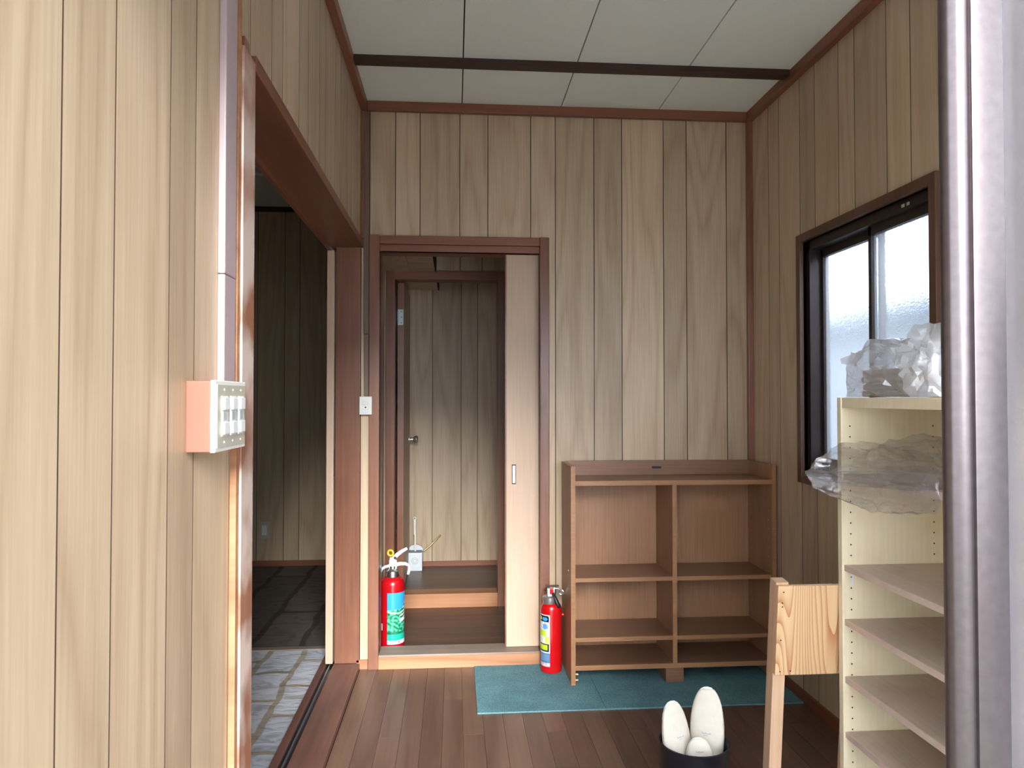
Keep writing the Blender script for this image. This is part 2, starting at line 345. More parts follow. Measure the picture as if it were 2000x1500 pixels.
# ------------------------------------------------------------------ floor
fl = tag(part('floor', B(XL - 0.13, XR + 0.1, 0.45, YB + 0.05, -0.12, -0.012), 'groove'), 'dark brown worn strip-wood floor of the entrance hall', 'floor', kind='structure')
x = XL + 0.005; i = 0
while x < XR - 0.002:
    x1 = min(x + 0.0755, XR)
    y = 0.5; ln = (0.35 + 0.31 * ((i * 7) % 4))
    while y < YB - 0.01:
        y1 = min(y + ln, YB + 0.01)
        if YB - y1 < 0.15: y1 = YB + 0.01
        part('plank', B(x + 0.0005, x1 - 0.0005, y + 0.0005, y1 - 0.0005, -0.012, 0), 'floor', fl)
        y = y1; ln = 1.21
    x = x1; i += 1
# ------------------------------------------------------------------ ceiling
ce = tag(part('ceiling', B(XL - 0.13, XR + 0.12, 0.4, YB + 0.02, ZC + 0.012, ZC + 0.1), 'groove'), 'off-white board ceiling of the entrance hall with dark batten', 'ceiling', kind='structure')
cx = [XL, 0.032, 0.488, 0.946, XR]; cy = [0.6, 1.11, 2.02, 2.93, YB]
for a, b in zip(cx, cx[1:]):
    for c, d in zip(cy, cy[1:]): part('ceiling_panel', B(a + 0.0025, b - 0.0025, c + 0.002, d - 0.002, ZC, ZC + 0.012), 'ceil', ce)
part('batten', B(XL, XR, 2.893, 2.945, ZC - 0.022, ZC), 'batten', ce)
# ceiling edge trim
tag(part('trim_1', B(XL, XL + 0.03, 0.6, YB, ZC - 0.045, ZC, bev=0.003), 'trim_y'), 'red-brown wooden ceiling trim along the left wall', 'trim', kind='structure')
tag(part('trim_2', B(XR - 0.03, XR, 0.6, YB, ZC - 0.045, ZC, bev=0.003), 'trim_y'), 'red-brown wooden ceiling trim along the window wall', 'trim', kind='structure')
tag(part('trim_3', B(XL + 0.03, XR - 0.03, YB - 0.028, YB, ZC - 0.042, ZC, bev=0.003), 'trim_x'), 'red-brown wooden ceiling trim along the back wall', 'trim', kind='structure')
tag(part('trim_4', B(XR - 0.026, XR, YB - 0.026, YB, 0.0, ZC - 0.045, bev=0.002), 'trim'), 'red-brown corner post between back wall and window wall', 'trim', kind='structure')
tag(part('trim_5', B(XL, XL + 0.016, YB - 0.022, YB, 1.93, ZC - 0.045, bev=0.002), 'trim'), 'short dark corner strip above the left opening', 'trim', kind='structure')
tag(part('baseboard_right', B(XR - 0.012, XR, 0.66, YB - 0.026, 0.0, 0.045, bev=0.002), 'trim_y'), 'narrow dark wooden baseboard under the window wall', 'baseboard', kind='structure')

# ------------------------------------------------------------------ left wall (opening to the side room)
OY0, OY1, OZ = 1.47, YB + 0.02, 1.925
wl = MB(); wl.box(XL - 0.13, XL - 0.006, 0.45, OY0, -0.02, ZC + 0.02); wl.box(XL - 0.13, XL - 0.006, OY0, YB + 0.02, OZ, ZC + 0.02)
wl = tag(part('wall_left', wl, 'groove'), 'left wall of pale wood-grain boards with a wide opening', 'wall', kind='structure')
boards(wl, 'X', XL - 0.006, 0.006, grid(0.829, (P1, P2, P3, P4), 0.45, YB), 0.0, ZC, [(OY0, YB + 1, -1, OZ)])
boards(wl, 'X', XL - 0.13, -0.006, grid(0.829, (P1, P2, P3, P4), 0.45, YB), 0.0, ZC, [(OY0, YB + 1, -1, OZ)])
d2 = thing('door_2', 'wide opening with red-brown wooden surround and sliding door to the side room', 'doorway', (-0.49, 2.4, 0), kind='structure')
part('near_jamb', B(XL - 0.14, XL + 0.014, OY0, OY0 + 0.034, 0.0, OZ - 0.003, bev=0.002), 'trim', d2)
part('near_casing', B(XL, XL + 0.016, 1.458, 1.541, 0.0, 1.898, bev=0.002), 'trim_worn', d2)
part('corner_strip', B(XL, XL + 0.012, 1.438, 1.457, 0.0, ZC - 0.045, bev=0.001), 'sill_wood', d2)
part('far_jamb', B(XL - 0.108, XL + 0.0015, YB - 0.012, YB + 0.10, 0.028, OZ - 0.034, bev=0.002), 'trim', d2)
part('lintel', B(XL - 0.14, XL + 0.012, OY0 + 0.092, YB - 0.001, OZ - 0.034, OZ, bev=0.002), 'trim_y', d2)
part('lintel_groove_strip', B(XL - 0.142, XL - 0.128, OY0 + 0.05, YB + 0.9, OZ - 0.052, OZ - 0.034), 'trim_y', d2)
part('threshold', B(XL - 0.112, XL + 0.004, OY0 + 0.034, YB - 0.001, 0.0, 0.026, bev=0.003), 'thresh', d2)
part('threshold_outer', B(XL - 0.17, XL - 0.142, OY0 + 0.034, YB + 0.9, 0.0, 0.026, bev=0.002), 'thresh', d2)
part('door_track', B(XL - 0.142, XL - 0.112, OY0 + 0.034, YB + 0.9, 0.0, 0.016), 'black', d2)
part('track_rail', B(XL - 0.1295, XL - 0.1255, OY0 + 0.034, YB + 0.9, 0.016, 0.024), 'grey_metal', d2)
dp = part('door_panel', B(XL - 0.146, XL - 0.114, YB - 0.02, YB + 0.86, 0.03, OZ - 0.05, bev=0.002), 'door_face', d2)
part('pull', B(XL - 0.1145, XL - 0.1125, YB - 0.010, YB - 0.002, 0.86, 0.98), 'alu_dark', dp)

# ------------------------------------------------------------------ back wall and its sliding door
DX0, DX1, DZ = -0.338, 0.389, 1.878
wb = MB(); wb.box(XL - 0.01, DX0, YB + 0.006, YB + 0.03, -0.02, ZC + 0.02); wb.box(DX1, XR + 0.05, YB + 0.006, YB + 0.03, -0.02, ZC + 0.02); wb.box(DX0, DX1, YB + 0.006, YB + 0.03, DZ, ZC + 0.02)
wb = tag(part('wall_back', wb, 'groove'), 'back wall of vertical pale wood-grain boards', 'wall', kind='structure')
boards(wb, 'Y', YB + 0.006, -0.006, [XL + 0.002, -0.385, -0.27, -0.159, 0.022, 0.151, 0.349, 0.463, 0.644, 0.775, 0.973, 1.083, 1.275, XR], 0.0, ZC, [(DX0 - 0.03, DX1 + 0.03, -1, DZ + 0.06)])
part('base_strip', B(XL - 0.01, -0.387, YB - 0.012, YB, 0.0, 0.04), 'sill_wood', wb)
d1 = thing('door_1', 'narrow doorway in the back wall with a half-closed pale sliding door', 'doorway', (0.02, YB, 0), kind='structure')
part('jamb', B(DX0 - 0.046, DX0, YB - 0.026, YB + 0.115, 0.0, DZ + 0.07, bev=0.003), 'trim', d1)
part('jamb', B(DX1, DX1 + 0.043, YB - 0.026, YB + 0.035, 0.0, DZ + 0.07, bev=0.003), 'trim', d1)
part('head_casing', B(DX0, DX1, YB - 0.024, YB + 0.035, DZ + 0.03, DZ + 0.068, bev=0.003), 'trim_x', d1)
part('head_rail', B(DX0, DX1, YB - 0.006, YB + 0.115, DZ, DZ + 0.03, bev=0.002), 'trim_x', d1)
part('sill_front', B(DX0, DX1, YB - 0.024, YB - 0.012, 0.0, 0.054, bev=0.002), 'sill_wood', d1)
part('sill_board', B(DX0, DX1, YB - 0.020, YB + 0.105, 0.0, 0.062, bev=0.003), 'sill_top', d1)
sp = part('door_panel', B(0.240, 1.05, YB + 0.047, YB + 0.079, 0.064, DZ + 0.004), 'door_face', d1)
part('edge_strip', B(0.2335, 0.240, YB + 0.045, YB + 0.081, 0.064, DZ + 0.004), 'trim', sp)
pl = part('recessed_pull', MB().box(0.265, 0.284, YB + 0.0445, YB + 0.047, 0.812, 0.903, bev=0.001), 'alu_dark', sp)
part('pull_dish', B(0.268, 0.281, YB + 0.0435, YB + 0.0446, 0.817, 0.898), 'grey_metal', pl)

# ------------------------------------------------------------------ right wall and window
WY0, WY1, WZ0, WZ1 = 2.045, 2.852, 0.905, 1.835
wr = MB()
wr.box(XR + 0.006, XR + 0.1, 0.45, WY0, -0.02, ZC + 0.02); wr.box(XR + 0.006, XR + 0.1, WY1, YB + 0.05, -0.02, ZC + 0.02)
wr.box(XR + 0.006, XR + 0.1, WY0, WY1, -0.02, WZ0); wr.box(XR + 0.006, XR + 0.1, WY0, WY1, WZ1, ZC + 0.02)
wr = tag(part('wall_right', wr, 'groove'), 'right wall of wood-grain boards holding the window', 'wall', kind='structure')
boards(wr, 'X', XR + 0.006, -0.006, grid(2.876, (P4, P3, P2, P1), 0.66, YB), 0.0, ZC, [(WY0, WY1, WZ0, WZ1)])
w1 = thing('window_1', 'sliding window with two frosted panes in a dark frame on the right wall', 'window', (XR, 2.45, WZ0), kind='structure')
for nm, a in (('casing', (WY0 - 0.032, WY0, WZ0 - 0.032, WZ1 + 0.032)), ('casing', (WY1, WY1 + 0.032, WZ0 - 0.032, WZ1 + 0.032)), ('casing', (WY0, WY1, WZ1, WZ1 + 0.032)), ('casing', (WY0, WY1, WZ0 - 0.032, WZ0))):
    part(nm, B(XR - 0.016, XR + 0.1, *a, bev=0.002), 'trim_dark', w1)
fr = MB()
for a in ((WY0, WY0 + 0.022, WZ0, WZ1), (WY1 - 0.03, WY1, WZ0, WZ1), (WY0, WY1, WZ1 - 0.035, WZ1), (WY0, WY1, WZ0, WZ0 + 0.02)): fr.box(XR + 0.012, XR + 0.095, *a)
part('aluminium_frame', fr, 'alu_dark', w1)
YM = 2.425
for nm, a0, a1, xo in (('sash', WY0 + 0.022, YM + 0.012, 0.03), ('sash', YM - 0.014, WY1 - 0.03, 0.058)):
    s = MB(); z0, z1 = WZ0 + 0.02, WZ1 - 0.035
    for b in ((a0, a0 + 0.012, z0, z1), (a1 - 0.018, a1, z0, z1), (a0, a1, z1 - 0.03, z1), (a0, a1, z0, z0 + 0.05)): s.box(XR + xo, XR + xo + 0.022, *b)
    s = part(nm, s, 'alu_dark', w1)
    part('pane', B(XR + xo + 0.008, XR + xo + 0.013, a0 + 0.012, a1 - 0.018, z0 + 0.05, z1 - 0.03), 'frost', s)
part('crescent_lock', MB().tube([(XR + 0.028, YM, 1.24), (XR + 0.016, YM, 1.25), (XR + 0.012, YM - 0.01, 1.275), (XR + 0.016, YM - 0.012, 1.29)], 0.006), 'alu_dark', w1)
part('head_marks', MB().box(XR + 0.0105, XR + 0.012, 2.20, 2.215, WZ1 - 0.024, WZ1 - 0.014).box(XR + 0.0105, XR + 0.012, 2.175, 2.188, WZ1 - 0.024, WZ1 - 0.014), 'plate_grey', w1)

# ------------------------------------------------------------------ entrance wall and aluminium sliding doors (camera looks in between)
wf = MB()
wf.box(-2.9, XL - 0.005, 0.50, 0.64, -0.45, 0.02); wf.box(-2.9, XL - 0.005, 0.50, 0.64, 0.02, ZC + 0.1)
wf.box(XL - 0.005, XR + 0.12, 0.50, 0.64, 2.02, ZC + 0.1); wf.box(XR, XR + 0.12, 0.50, 0.64, -0.45, 2.02); wf.box(XL - 0.005, XR, 0.50, 0.66, -0.45, -0.005)
tag(part('wall_front', wf, 'stucco'), 'outer wall around the entrance opening', 'wall', kind='structure')
d4 = thing('door_4', 'bronze aluminium sliding entrance doors pushed open to the right', 'door', (0.9, 0.6, 0), kind='structure')
f = MB(); f.box(XR - 0.025, XR, 0.52, 0.66, 0.0, 2.02); f.box(XL - 0.004, XR, 0.52, 0.66, 1.985, 2.02); f.box(XL - 0.004, XL + 0.006, 0.52, 0.63, 0.0, 1.985); f.box(XL - 0.004, XR, 0.52, 0.66, -0.005, 0.012)
part('outer_frame', f, 'alu', d4)
for x0, y0 in ((0.420, 0.577), (0.455, 0.612)):
    s = MB(); x1 = XR - 0.026
    s.tube([(x0 + 0.0045, y0 + 0.015, 0.014), (x0 + 0.0045, y0 + 0.015, 1.98)], 0.0125, 24); s.box(x0 + 0.0085, x0 + 0.0365, y0, y0 + 0.0285, 0.014, 1.98, bev=0.001); s.box(x1 - 0.04, x1, y0, y0 + 0.0285, 0.014, 1.98)
    s.box(x0 + 0.03, x1 - 0.03, y0 + 0.004, y0 + 0.025, 0.014, 0.12); s.box(x0 + 0.03, x1 - 0.03, y0 + 0.004, y0 + 0.025, 1.92, 1.98); s.box(x0 + 0.03, x1 - 0.03, y0 + 0.004, y0 + 0.025, 0.80, 0.86)
    s = part('sliding_panel', s, 'alu', d4, smooth=True)
    part('pane', B(x0 + 0.036, x1 - 0.04, y0 + 0.011, y0 + 0.016, 0.86, 1.92), 'frost_door', s)
    part('pane', B(x0 + 0.036, x1 - 0.04, y0 + 0.011, y0 + 0.016, 0.12, 0.80), 'frost_door', s)

# ------------------------------------------------------------------ side room on the left
SX0, SY1, SZ = -2.75, 5.46, 2.60
SXR = XL - 0.136
sf = tag(part('floor_side_room', B(SX0, XL - 0.15, 0.5, 3.63, -0.1, 0.004), 'vinyl'), 'pale grey-blue stone-print sheet on the side room floor', 'floor', kind='structure')
tag(part('floor_side_room_carpet', B(SX0, XL - 0.17, 3.66, SY1, -0.1, 0.002), 'rug'), 'dark brown patterned carpet at the far end of the side room', 'carpet', kind='structure')
tag(part('trim_6', B(SX0, XL - 0.172, 3.625, 3.665, -0.05, 0.008), 'sill_top'), 'greyish joint strip between pale sheet and dark carpet', 'trim', kind='structure')
sw = tag(part('wall_side_room_far', B(SX0, SXR + 0.02, SY1 + 0.006, SY1 + 0.1, -0.05, SZ), 'groove'), 'shadowed board wall at the far end of the side room', 'wall', kind='structure')
boards(sw, 'Y', SY1 + 0.006, -0.006, grid(-1.232, (P3, P2 + 0.02, P1, P4), SX0, SXR), 0.0, SZ)
part('baseboard', B(SX0, SXR, SY1 - 0.012, SY1, 0.0, 0.04), 'trim_x', sw)
part('cornice', B(SX0, SXR, SY1 - 0.02, SY1, SZ - 0.035, SZ), 'batten', sw)
tag(part('wall_side_room_left', B(SX0 - 0.1, SX0, 0.5, SY1 + 0.1, -0.1, SZ + 0.1), 'board'), 'hidden left wall of the side room', 'wall', kind='structure')
sr = tag(part('wall_side_room_right', B(SXR - 0.02, SXR + 0.006, YB + 0.95, SY1, -0.05, SZ), 'groove'), 'side room wall behind the sliding door', 'wall', kind='structure')
tag(part('ceiling_side_room', MB().box(SX0 - 0.1, XL - 0.13, 0.5, SY1 + 0.1, SZ, SZ + 0.1).box(XL - 0.13, -0.39, YB + 0.0, SY1 + 0.1, SZ, SZ + 0.1), 'ceil'), 'grey-white ceiling of the side room', 'ceiling', kind='structure')
cl = thing('ceiling_lamp', 'unlit white fluorescent lamp fixture on the side room ceiling', 'lamp', (-1.25, 4.3, SZ))
part('body', MB().prism([(4.16, SZ), (4.22, SZ - 0.05), (4.40, SZ - 0.05), (4.46, SZ)], 'X', -1.9, -0.75), 'white', cl)
part('tube', MB().tube([(-1.88, 4.19, SZ - 0.065), (-0.77, 4.19, SZ - 0.065)], 0.014), 'rocker', cl, True)
part('tube', MB().tube([(-1.88, 4.43, SZ - 0.065), (-0.77, 4.43, SZ - 0.065)], 0.014), 'rocker', cl, True)
so = thing('wall_socket', 'small white wall socket low on the shadowed side room wall', 'socket', (-1.365, SY1, 0.26))
part('plate', B(-1.40, -1.33, SY1 - 0.01, SY1, 0.20, 0.32, bev=0.002), 'plate_grey', so)
part('outlet', B(-1.382, -1.348, SY1 - 0.013, SY1 - 0.01, 0.225, 0.295), 'white', so)
tag(part('cable_pole', B(-1.475, -1.445, SY1 - 0.025, SY1, 0.04, SZ - 0.035, bev=0.003), 'white'), 'pale vertical cable cover on the far wall of the side room', 'cable cover')

# ------------------------------------------------------------------ hall and toilet behind the back door
HX0, HX1, HY1, HZ = -0.40, 1.0, 4.21, 2.40
hf = tag(part('floor_hall', B(HX0, HX1, YB + 0.03, HY1, -0.1, 0.018), 'groove'), 'dark plank floor of the small hall behind the back doorway', 'floor', kind='structure')
for k in range(8):
    y0 = YB + 0.105 + k * 0.092; part('plank', B(HX0, HX1, y0 + 0.0005, min(y0 + 0.0915, HY1), 0.018, 0.03), 'floor_x', hf)
tf = tag(part('floor_toilet', B(HX0, 0.7, HY1, 5.0, -0.1, 0.088), 'groove'), 'raised dark plank floor of the toilet room', 'floor', kind='structure')
for k in range(8):
    y0 = HY1 + 0.10 + k * 0.09
    if y0 < 4.95: part('plank', B(HX0, 0.7, y0 + 0.0005, min(y0 + 0.0895, 4.95), 0.088, 0.098), 'floor_x', tf)
hw = tag(part('wall_hall_left', B(HX0 - 0.03, HX0 - 0.006, YB + 0.006, SY1 + 0.1, -0.1, SZ + 0.02), 'groove'), 'board wall on the left of the hall', 'wall', kind='structure')
boards(hw, 'X', HX0 - 0.006, 0.006, grid(3.7, (P1, P2, P3, P4), YB + 0.12, 4.95), 0.0, HZ)
tag(part('wall_hall_right', B(HX1, HX1 + 0.05, YB + 0.03, 5.0, -0.1, HZ), 'board'), 'right wall of the hall', 'wall', kind='structure')
IX0, IX1, IZ = -0.338, 0.245, 1.885
hb = MB(); hb.box(HX0, IX0 - 0.03, HY1 + 0.006, HY1 + 0.09, -0.1, HZ); hb.box(IX1 + 0.03, HX1, HY1 + 0.006, HY1 + 0.09, -0.1, HZ); hb.box(IX0 - 0.03, IX1 + 0.03, HY1 + 0.006, HY1 + 0.09, IZ + 0.03, HZ)
hb = tag(part('wall_hall_back', hb, 'groove'), 'board wall around the toilet door', 'wall', kind='structure')
boards(hb, 'Y', HY1 + 0.006, -0.006, grid(0.03, (P1, P2, P3, P4), HX0, HX1), 0.0, HZ, [(IX0 - 0.03, IX1 + 0.03, -1, IZ + 0.03)])
tb = tag(part('wall_toilet_back', B(HX0, 0.75, 4.956, 5.0, -0.1, HZ), 'groove'), 'dark board wall at the back of the toilet room', 'wall', kind='structure')
boards(tb, 'Y', 4.956, -0.006, grid(-0.148, (P4, P3, P1 + 0.01, P2), HX0, 0.70), 0.09, HZ)
part('baseboard', B(HX0, 0.7, 4.935, 4.95, 0.098, 0.128), 'trim_x', tb)
tag(part('wall_toilet_right', B(0.70, 0.75, HY1 + 0.09, 5.0, -0.1, HZ), 'board'), 'right wall of the toilet room', 'wall', kind='structure')
tag(part('ceiling_hall', B(HX0 - 0.03, HX1 + 0.05, YB + 0.03, 5.0, HZ, HZ + 0.08), 'ceil'), 'dim ceiling over hall and toilet', 'ceiling', kind='structure')
sof = tag(part('trim_7', B(HX0, -0.112, YB + 0.12, 4.95, 1.937, HZ), 'groove'), 'boxed-in board soffit under the hall ceiling', 'soffit', kind='structure')
for a, b in ((HX0, -0.25), (-0.25, -0.112)):
    part('board', B(a + 0.001, b - 0.001, YB + 0.12, HY1, 1.93, 1.937), 'board', sof); part('board', B(a + 0.001, b - 0.001, HY1 + 0.1, 4.92, 1.93, 1.937), 'board', sof)
part('edge_strip', B(-0.112, -0.104, YB + 0.12, HY1, 1.928, 2.0), 'groove', sof)
part('edge_strip', B(-0.112, -0.104, HY1 + 0.1, 4.92, 1.928, 2.0), 'groove', sof)
d3 = thing('door_3', 'toilet doorway with its pale door swung inward', 'door', (-0.05, HY1, 0.03), kind='structure')
part('jamb', B(IX0 - 0.05, IX0, HY1 - 0.015, HY1 + 0.10, 0.03, IZ + 0.05, bev=0.002), 'trim', d3)
part('jamb', B(IX1, IX1 + 0.04, HY1 - 0.015, HY1 + 0.10, 0.03, IZ + 0.05, bev=0.002), 'trim', d3)
part('head', B(IX0, IX1, HY1 - 0.015, HY1 + 0.10, IZ, IZ + 0.05, bev=0.002), 'trim_x', d3)
part('sill', B(IX0, IX1, HY1 - 0.015, HY1 + 0.10, 0.03, 0.108, bev=0.003), 'sill_wood', d3)
lf = part('door_leaf', B(IX0 + 0.008, IX0 + 0.044, HY1 + 0.10, HY1 + 0.68, 0.112, IZ - 0.006, bev=0.002), 'door_face', d3)
part('leaf_edge', B(IX0 + 0.0085, IX0 + 0.0435, HY1 + 0.097, HY1 + 0.102, 0.112, IZ - 0.006), 'trim', lf)
kx, ky, kz = IX0 + 0.044, HY1 + 0.60, 0.945
part('knob', MB().lathe([(0.024, 0), (0.024, 0.004), (0.010, 0.008), (0.010, 0.026), (0.017, 0.032), (0.022, 0.040), (0.023, 0.052), (0.017, 0.058)], (kx, ky, kz), 20, 'X'), 'steel', lf, True)
hg = part('hinge', MB().box(IX0 + 0.012, IX0 + 0.040, HY1 + 0.0945, HY1 + 0.097, 1.635, 1.725).tube([(IX0 + 0.008, HY1 + 0.094, 1.635), (IX0 + 0.008, HY1 + 0.094, 1.725)], 0.005), 'grey_metal', lf)
part('screw', MB().lathe([(0.003, 0), (0.003, -0.001)], (IX0 + 0.028, HY1 + 0.0945, 1.648), 8, 'Y').lathe([(0.003, 0), (0.003, -0.001)], (IX0 + 0.028, HY1 + 0.0945, 1.712), 8, 'Y').lathe([(0.003, 0), (0.003, -0.001)], (IX0 + 0.030, HY1 + 0.0945, 1.68), 8, 'Y'), 'hole', hg)

# ------------------------------------------------------------------ carpet tiles
for x0, x1, lb in ((0.088, 0.588, 'teal carpet tile under the small red extinguisher, leftmost of the row'), (0.588, 1.088, 'teal carpet tile under the middle of the brown cabinet'), (1.088, 1.3825, 'narrow cut teal carpet tile beside the window wall')):
    b = MB().box(x0 + 0.0006, x1 - 0.0006, 2.848, 3.345, 0.0, 0.006, bev=0.001)
    tag(part('carpet_tile', b, 'carpet'), lb, 'carpet tile', 'teal carpet tiles along the back wall')

# ------------------------------------------------------------------ brown shoe cabinet
cb = thing('shoe_cabinet', 'brown oak-print open shoe cabinet with two columns against the back wall', 'cabinet', (0.94, 3.2, 0.006))
CX0, CX1, CY0, CY1 = 0.489, 1.381, 3.085, 3.352
part('side_panel', B(CX0, CX0 + 0.019, CY0 + 0.002, CY1, 0.006, 0.922), 'cab', cb)
part('side_panel', B(CX1 - 0.019, CX1, CY0 + 0.002, CY1, 0.006, 0.922), 'cab', cb)
part('side_edge', B(CX0 + 0.0005, CX0 + 0.0185, CY0, CY0 + 0.002, 0.006, 0.922), 'cab_edge', cb)
part('side_edge', B(CX1 - 0.0185, CX1 - 0.0005, CY0, CY0 + 0.002, 0.006, 0.922), 'cab_edge', cb)
part('back_panel', B(CX0 + 0.019, CX1 - 0.019, CY1 - 0.006, CY1, 0.066, 0.86), 'cab', cb)
br = part('back_rail', B(CX0 + 0.019, CX1 - 0.019, CY1 - 0.02, CY1, 0.86, 0.924), 'cab_x', cb)
npl = part('name_plate', B(0.903, 0.947, CY1 - 0.0215, CY1 - 0.02, 0.888, 0.898), 'black', br)
part('divider', B(0.926, 0.945, CY0 + 0.006, CY1 - 0.006, 0.086, 0.84), 'cab', cb)
part('divider_edge', B(0.9265, 0.9445, CY0 + 0.004, CY0 + 0.006, 0.086, 0.84), 'cab_edge', cb)
for z0, z1, spl in ((0.84, 0.86, 0), (0.434, 0.451, 1), (0.184, 0.201, 1), (0.066, 0.086, 0)):
    for a, b in (((CX0 + 0.019, 0.926), (0.945, CX1 - 0.019)) if spl else ((CX0 + 0.019, CX1 - 0.019),)):
        s = part('shelf', B(a, b, CY0 + 0.008, CY1 - 0.006, z0, z1), 'cab_x', cb)
        part('shelf_edge', B(a, b, CY0 + (0.002 if not spl else 0.006), CY0 + 0.008, z0, z1, bev=0.001), 'cab_edge', s)
part('support_block', B(0.895, 0.972, CY0 + 0.005, CY0 + 0.15, 0.006, 0.064), 'cab_x', cb)
for z in (0.045, 0.021): part('dowel', MB().lathe([(0.004, 0), (0.004, 0.014)], (CX0 + 0.019, CY0 + 0.02, z), 10, 'X'), 'pine', cb, True)
ph = MB()
for k in range(17):
    for yy in (CY0 + 0.04, CY1 - 0.04): ph.box(CX1 - 0.0200, CX1 - 0.019, yy - 0.0015, yy + 0.0015, 0.12 + k * 0.04, 0.123 + k * 0.04)
part('peg_holes', ph, 'plate_grey', cb)['kind'] = 'stuff'
part('screw_cap', MB().lathe([(0.004, 0), (0.003, -0.002)], (CX0, CY0 + 0.07, 0.47), 10, 'X'), 'white', cb)

# ------------------------------------------------------------------ fire extinguishers
def label_patch(r, a0, a1, z0, z1, fn, nu=36, nv=90):
    vs = []; cols = []; fs = []
    for j in range(nv + 1):
        for i in range(nu + 1):
            u, v = i / nu, j / nv; a = a0 + (a1 - a0) * u
            vs.append((r * math.sin(a), -r * math.cos(a), z0 + (z1 - z0) * v)); cols.append(lin(fn(u, v)))
    for j in range(nv):
        for i in range(nu):
            k = j * (nu + 1) + i; fs.append((k, k + 1, k + nu + 2, k + nu + 1))
    me = bpy.data.meshes.new('label'); me.from_pydata(vs, [], fs)
    ca = me.color_attributes.new('print', 'FLOAT_COLOR', 'POINT')
    for k, c in enumerate(cols): ca.data[k].color = c
    for p in me.polygons: p.use_smooth = True
    return me
def rnd(u, v, s): return noise.noise(Vector((u * s, v * s, 3.1)))
def landscape(u, v):
    if v < 0.075: return (226, 228, 240) if not (0.45 < u < 0.52 and 0.02 < v < 0.06) else (190, 70, 60)
    n = rnd(u, v * 2.5, 9)
    if u > 0.5 and 0.48 < v < 0.93 and u > 0.98 - (0.93 - v) * 1.35:      # tiered tree
        st = math.sin((v - 0.12 * u) * 95)
        return (214, 232, 216) if st > 0.35 else ((40, 96, 70) if n < 0.15 else (96, 168, 120))
    if v > 0.655 + 0.04 * u: return (52, 140 + int(20 * v), 240)
    if abs(v - (0.66 + 0.05 * u)) < 0.012 or abs(v - (0.63 - 0.07 * u)) < 0.012: return (206, 228, 220)
    if 0.5 < u < 0.98 and abs(v - (0.44 + 0.10 * (u - 0.5))) < 0.026: return (222, 236, 236)
    if v < 0.20: return (30, 176, 150)
    if v < 0.24 and n > -0.1: return (16, 96, 78)
    return (24, 112, 70) if n < -0.16 else ((34, 152, 104) if n < 0.12 else (86, 178, 156))
def caution(u, v):
    if v < 0.075: return (214, 196, 200) if rnd(u, v, 14) > -0.15 else (176, 150, 160)
    if v < 0.265: return (104, 140, 178) if (0.06 < u < 0.94 and 0.10 < v < 0.24) else (86, 116, 156)
    if u > 0.93 or v < 0.285 or v > 0.985: return (240, 240, 238)
    cu, cv = max(0, u - 0.78) / 0.15, max(0, v - 0.95) / 0.035
    if cu * cu + cv * cv > 1: return (240, 240, 238)
    if v < 0.315: return (36, 44, 96)
    if v < 0.42: return (196, 222, 40) if u < 0.82 else (24, 28, 40)
    if v < 0.435: return (30, 36, 48)
    if v < 0.45: return (236, 236, 232)
    if v < 0.58: return (206, 220, 90) if u > 0.62 else (226, 230, 222)
    if v < 0.70: return (200, 226, 44) if u < 0.72 else (238, 240, 232)
    if v < 0.86:
        d = (u - 0.62) ** 2 / 0.04 + (v - 0.77) ** 2 / 0.003
        return (100, 160, 226) if d < 1 else ((60, 70, 90) if rnd(u, v, 30) > 0.38 else (228, 234, 240))
    if (u - 0.60) ** 2 / 0.05 + (v - 0.918) ** 2 / 0.0014 < 1: return (60, 160, 246)
    if (u - 0.10) ** 2 / 0.05 + (v - 0.918) ** 2 / 0.0014 < 1: return (226, 206, 60)
    return (18, 24, 38)
def body_profile(r, h, neck):
    p = [(r * 0.82, 0.0), (r * 0.97, 0.004), (r, 0.014), (r * 0.985, 0.018), (r, 0.022)]
    sh = h - r * 0.75; p.append((r, sh))
    for k in range(1, 8):
        a = k / 7 * math.pi / 2; p.append((neck + (r - neck) * math.cos(a), sh + (h - sh) * math.sin(a)))
    return p
e1 = thing('fire_extinguisher', 'red fire extinguisher with a blue and green landscape label inside the doorway', 'fire extinguisher', (-0.292, 3.553, 0.03), 'fire extinguishers on the floor', local=True)
part('cylinder', MB().lathe(body_profile(0.0555, 0.335, 0.028), n=48), 'red_dark', e1, True)
link('picture_label', label_patch(0.0558, math.radians(-22), math.radians(100), 0.030, 0.268, landscape), M['print'], e1)
link('white_sticker', label_patch(0.0560, math.radians(-110), math.radians(-52), 0.090, 0.122, lambda u, v: (220, 222, 230), 8, 4), M['print'], e1)
part('neck_collar', MB().lathe([(0.028, 0.332), (0.031, 0.336), (0.031, 0.362), (0.026, 0.366), (0.018, 0.372), (0.018, 0.385)], n=32), 'steel', e1, True)
vv = part('valve_body', MB().box(-0.016, 0.020, -0.013, 0.013, 0.372, 0.412, bev=0.004).box(-0.014, -0.004, -0.012, 0.012, 0.405, 0.425, bev=0.003), 'white', e1)
part('pivot', MB().lathe([(0.007, 0), (0.006, -0.004)], (0.012, -0.013, 0.424), 14, 'Y'), 'black', vv, True)
part('upper_lever', MB().tube([(-0.012, 0, 0.402), (0.004, 0, 0.418), (0.02, 0, 0.436), (0.042, 0, 0.452), (0.068, 0, 0.466)], [0.009, 0.011, 0.010, 0.009, 0.007], 10), 'white', e1, True)
part('carry_handle', MB().tube([(-0.02, 0, 0.385), (0.006, 0, 0.388), (0.035, 0, 0.394), (0.060, 0, 0.393), (0.078, 0, 0.384)], [0.007, 0.010, 0.009, 0.008, 0.006], 10), 'white', e1, True)
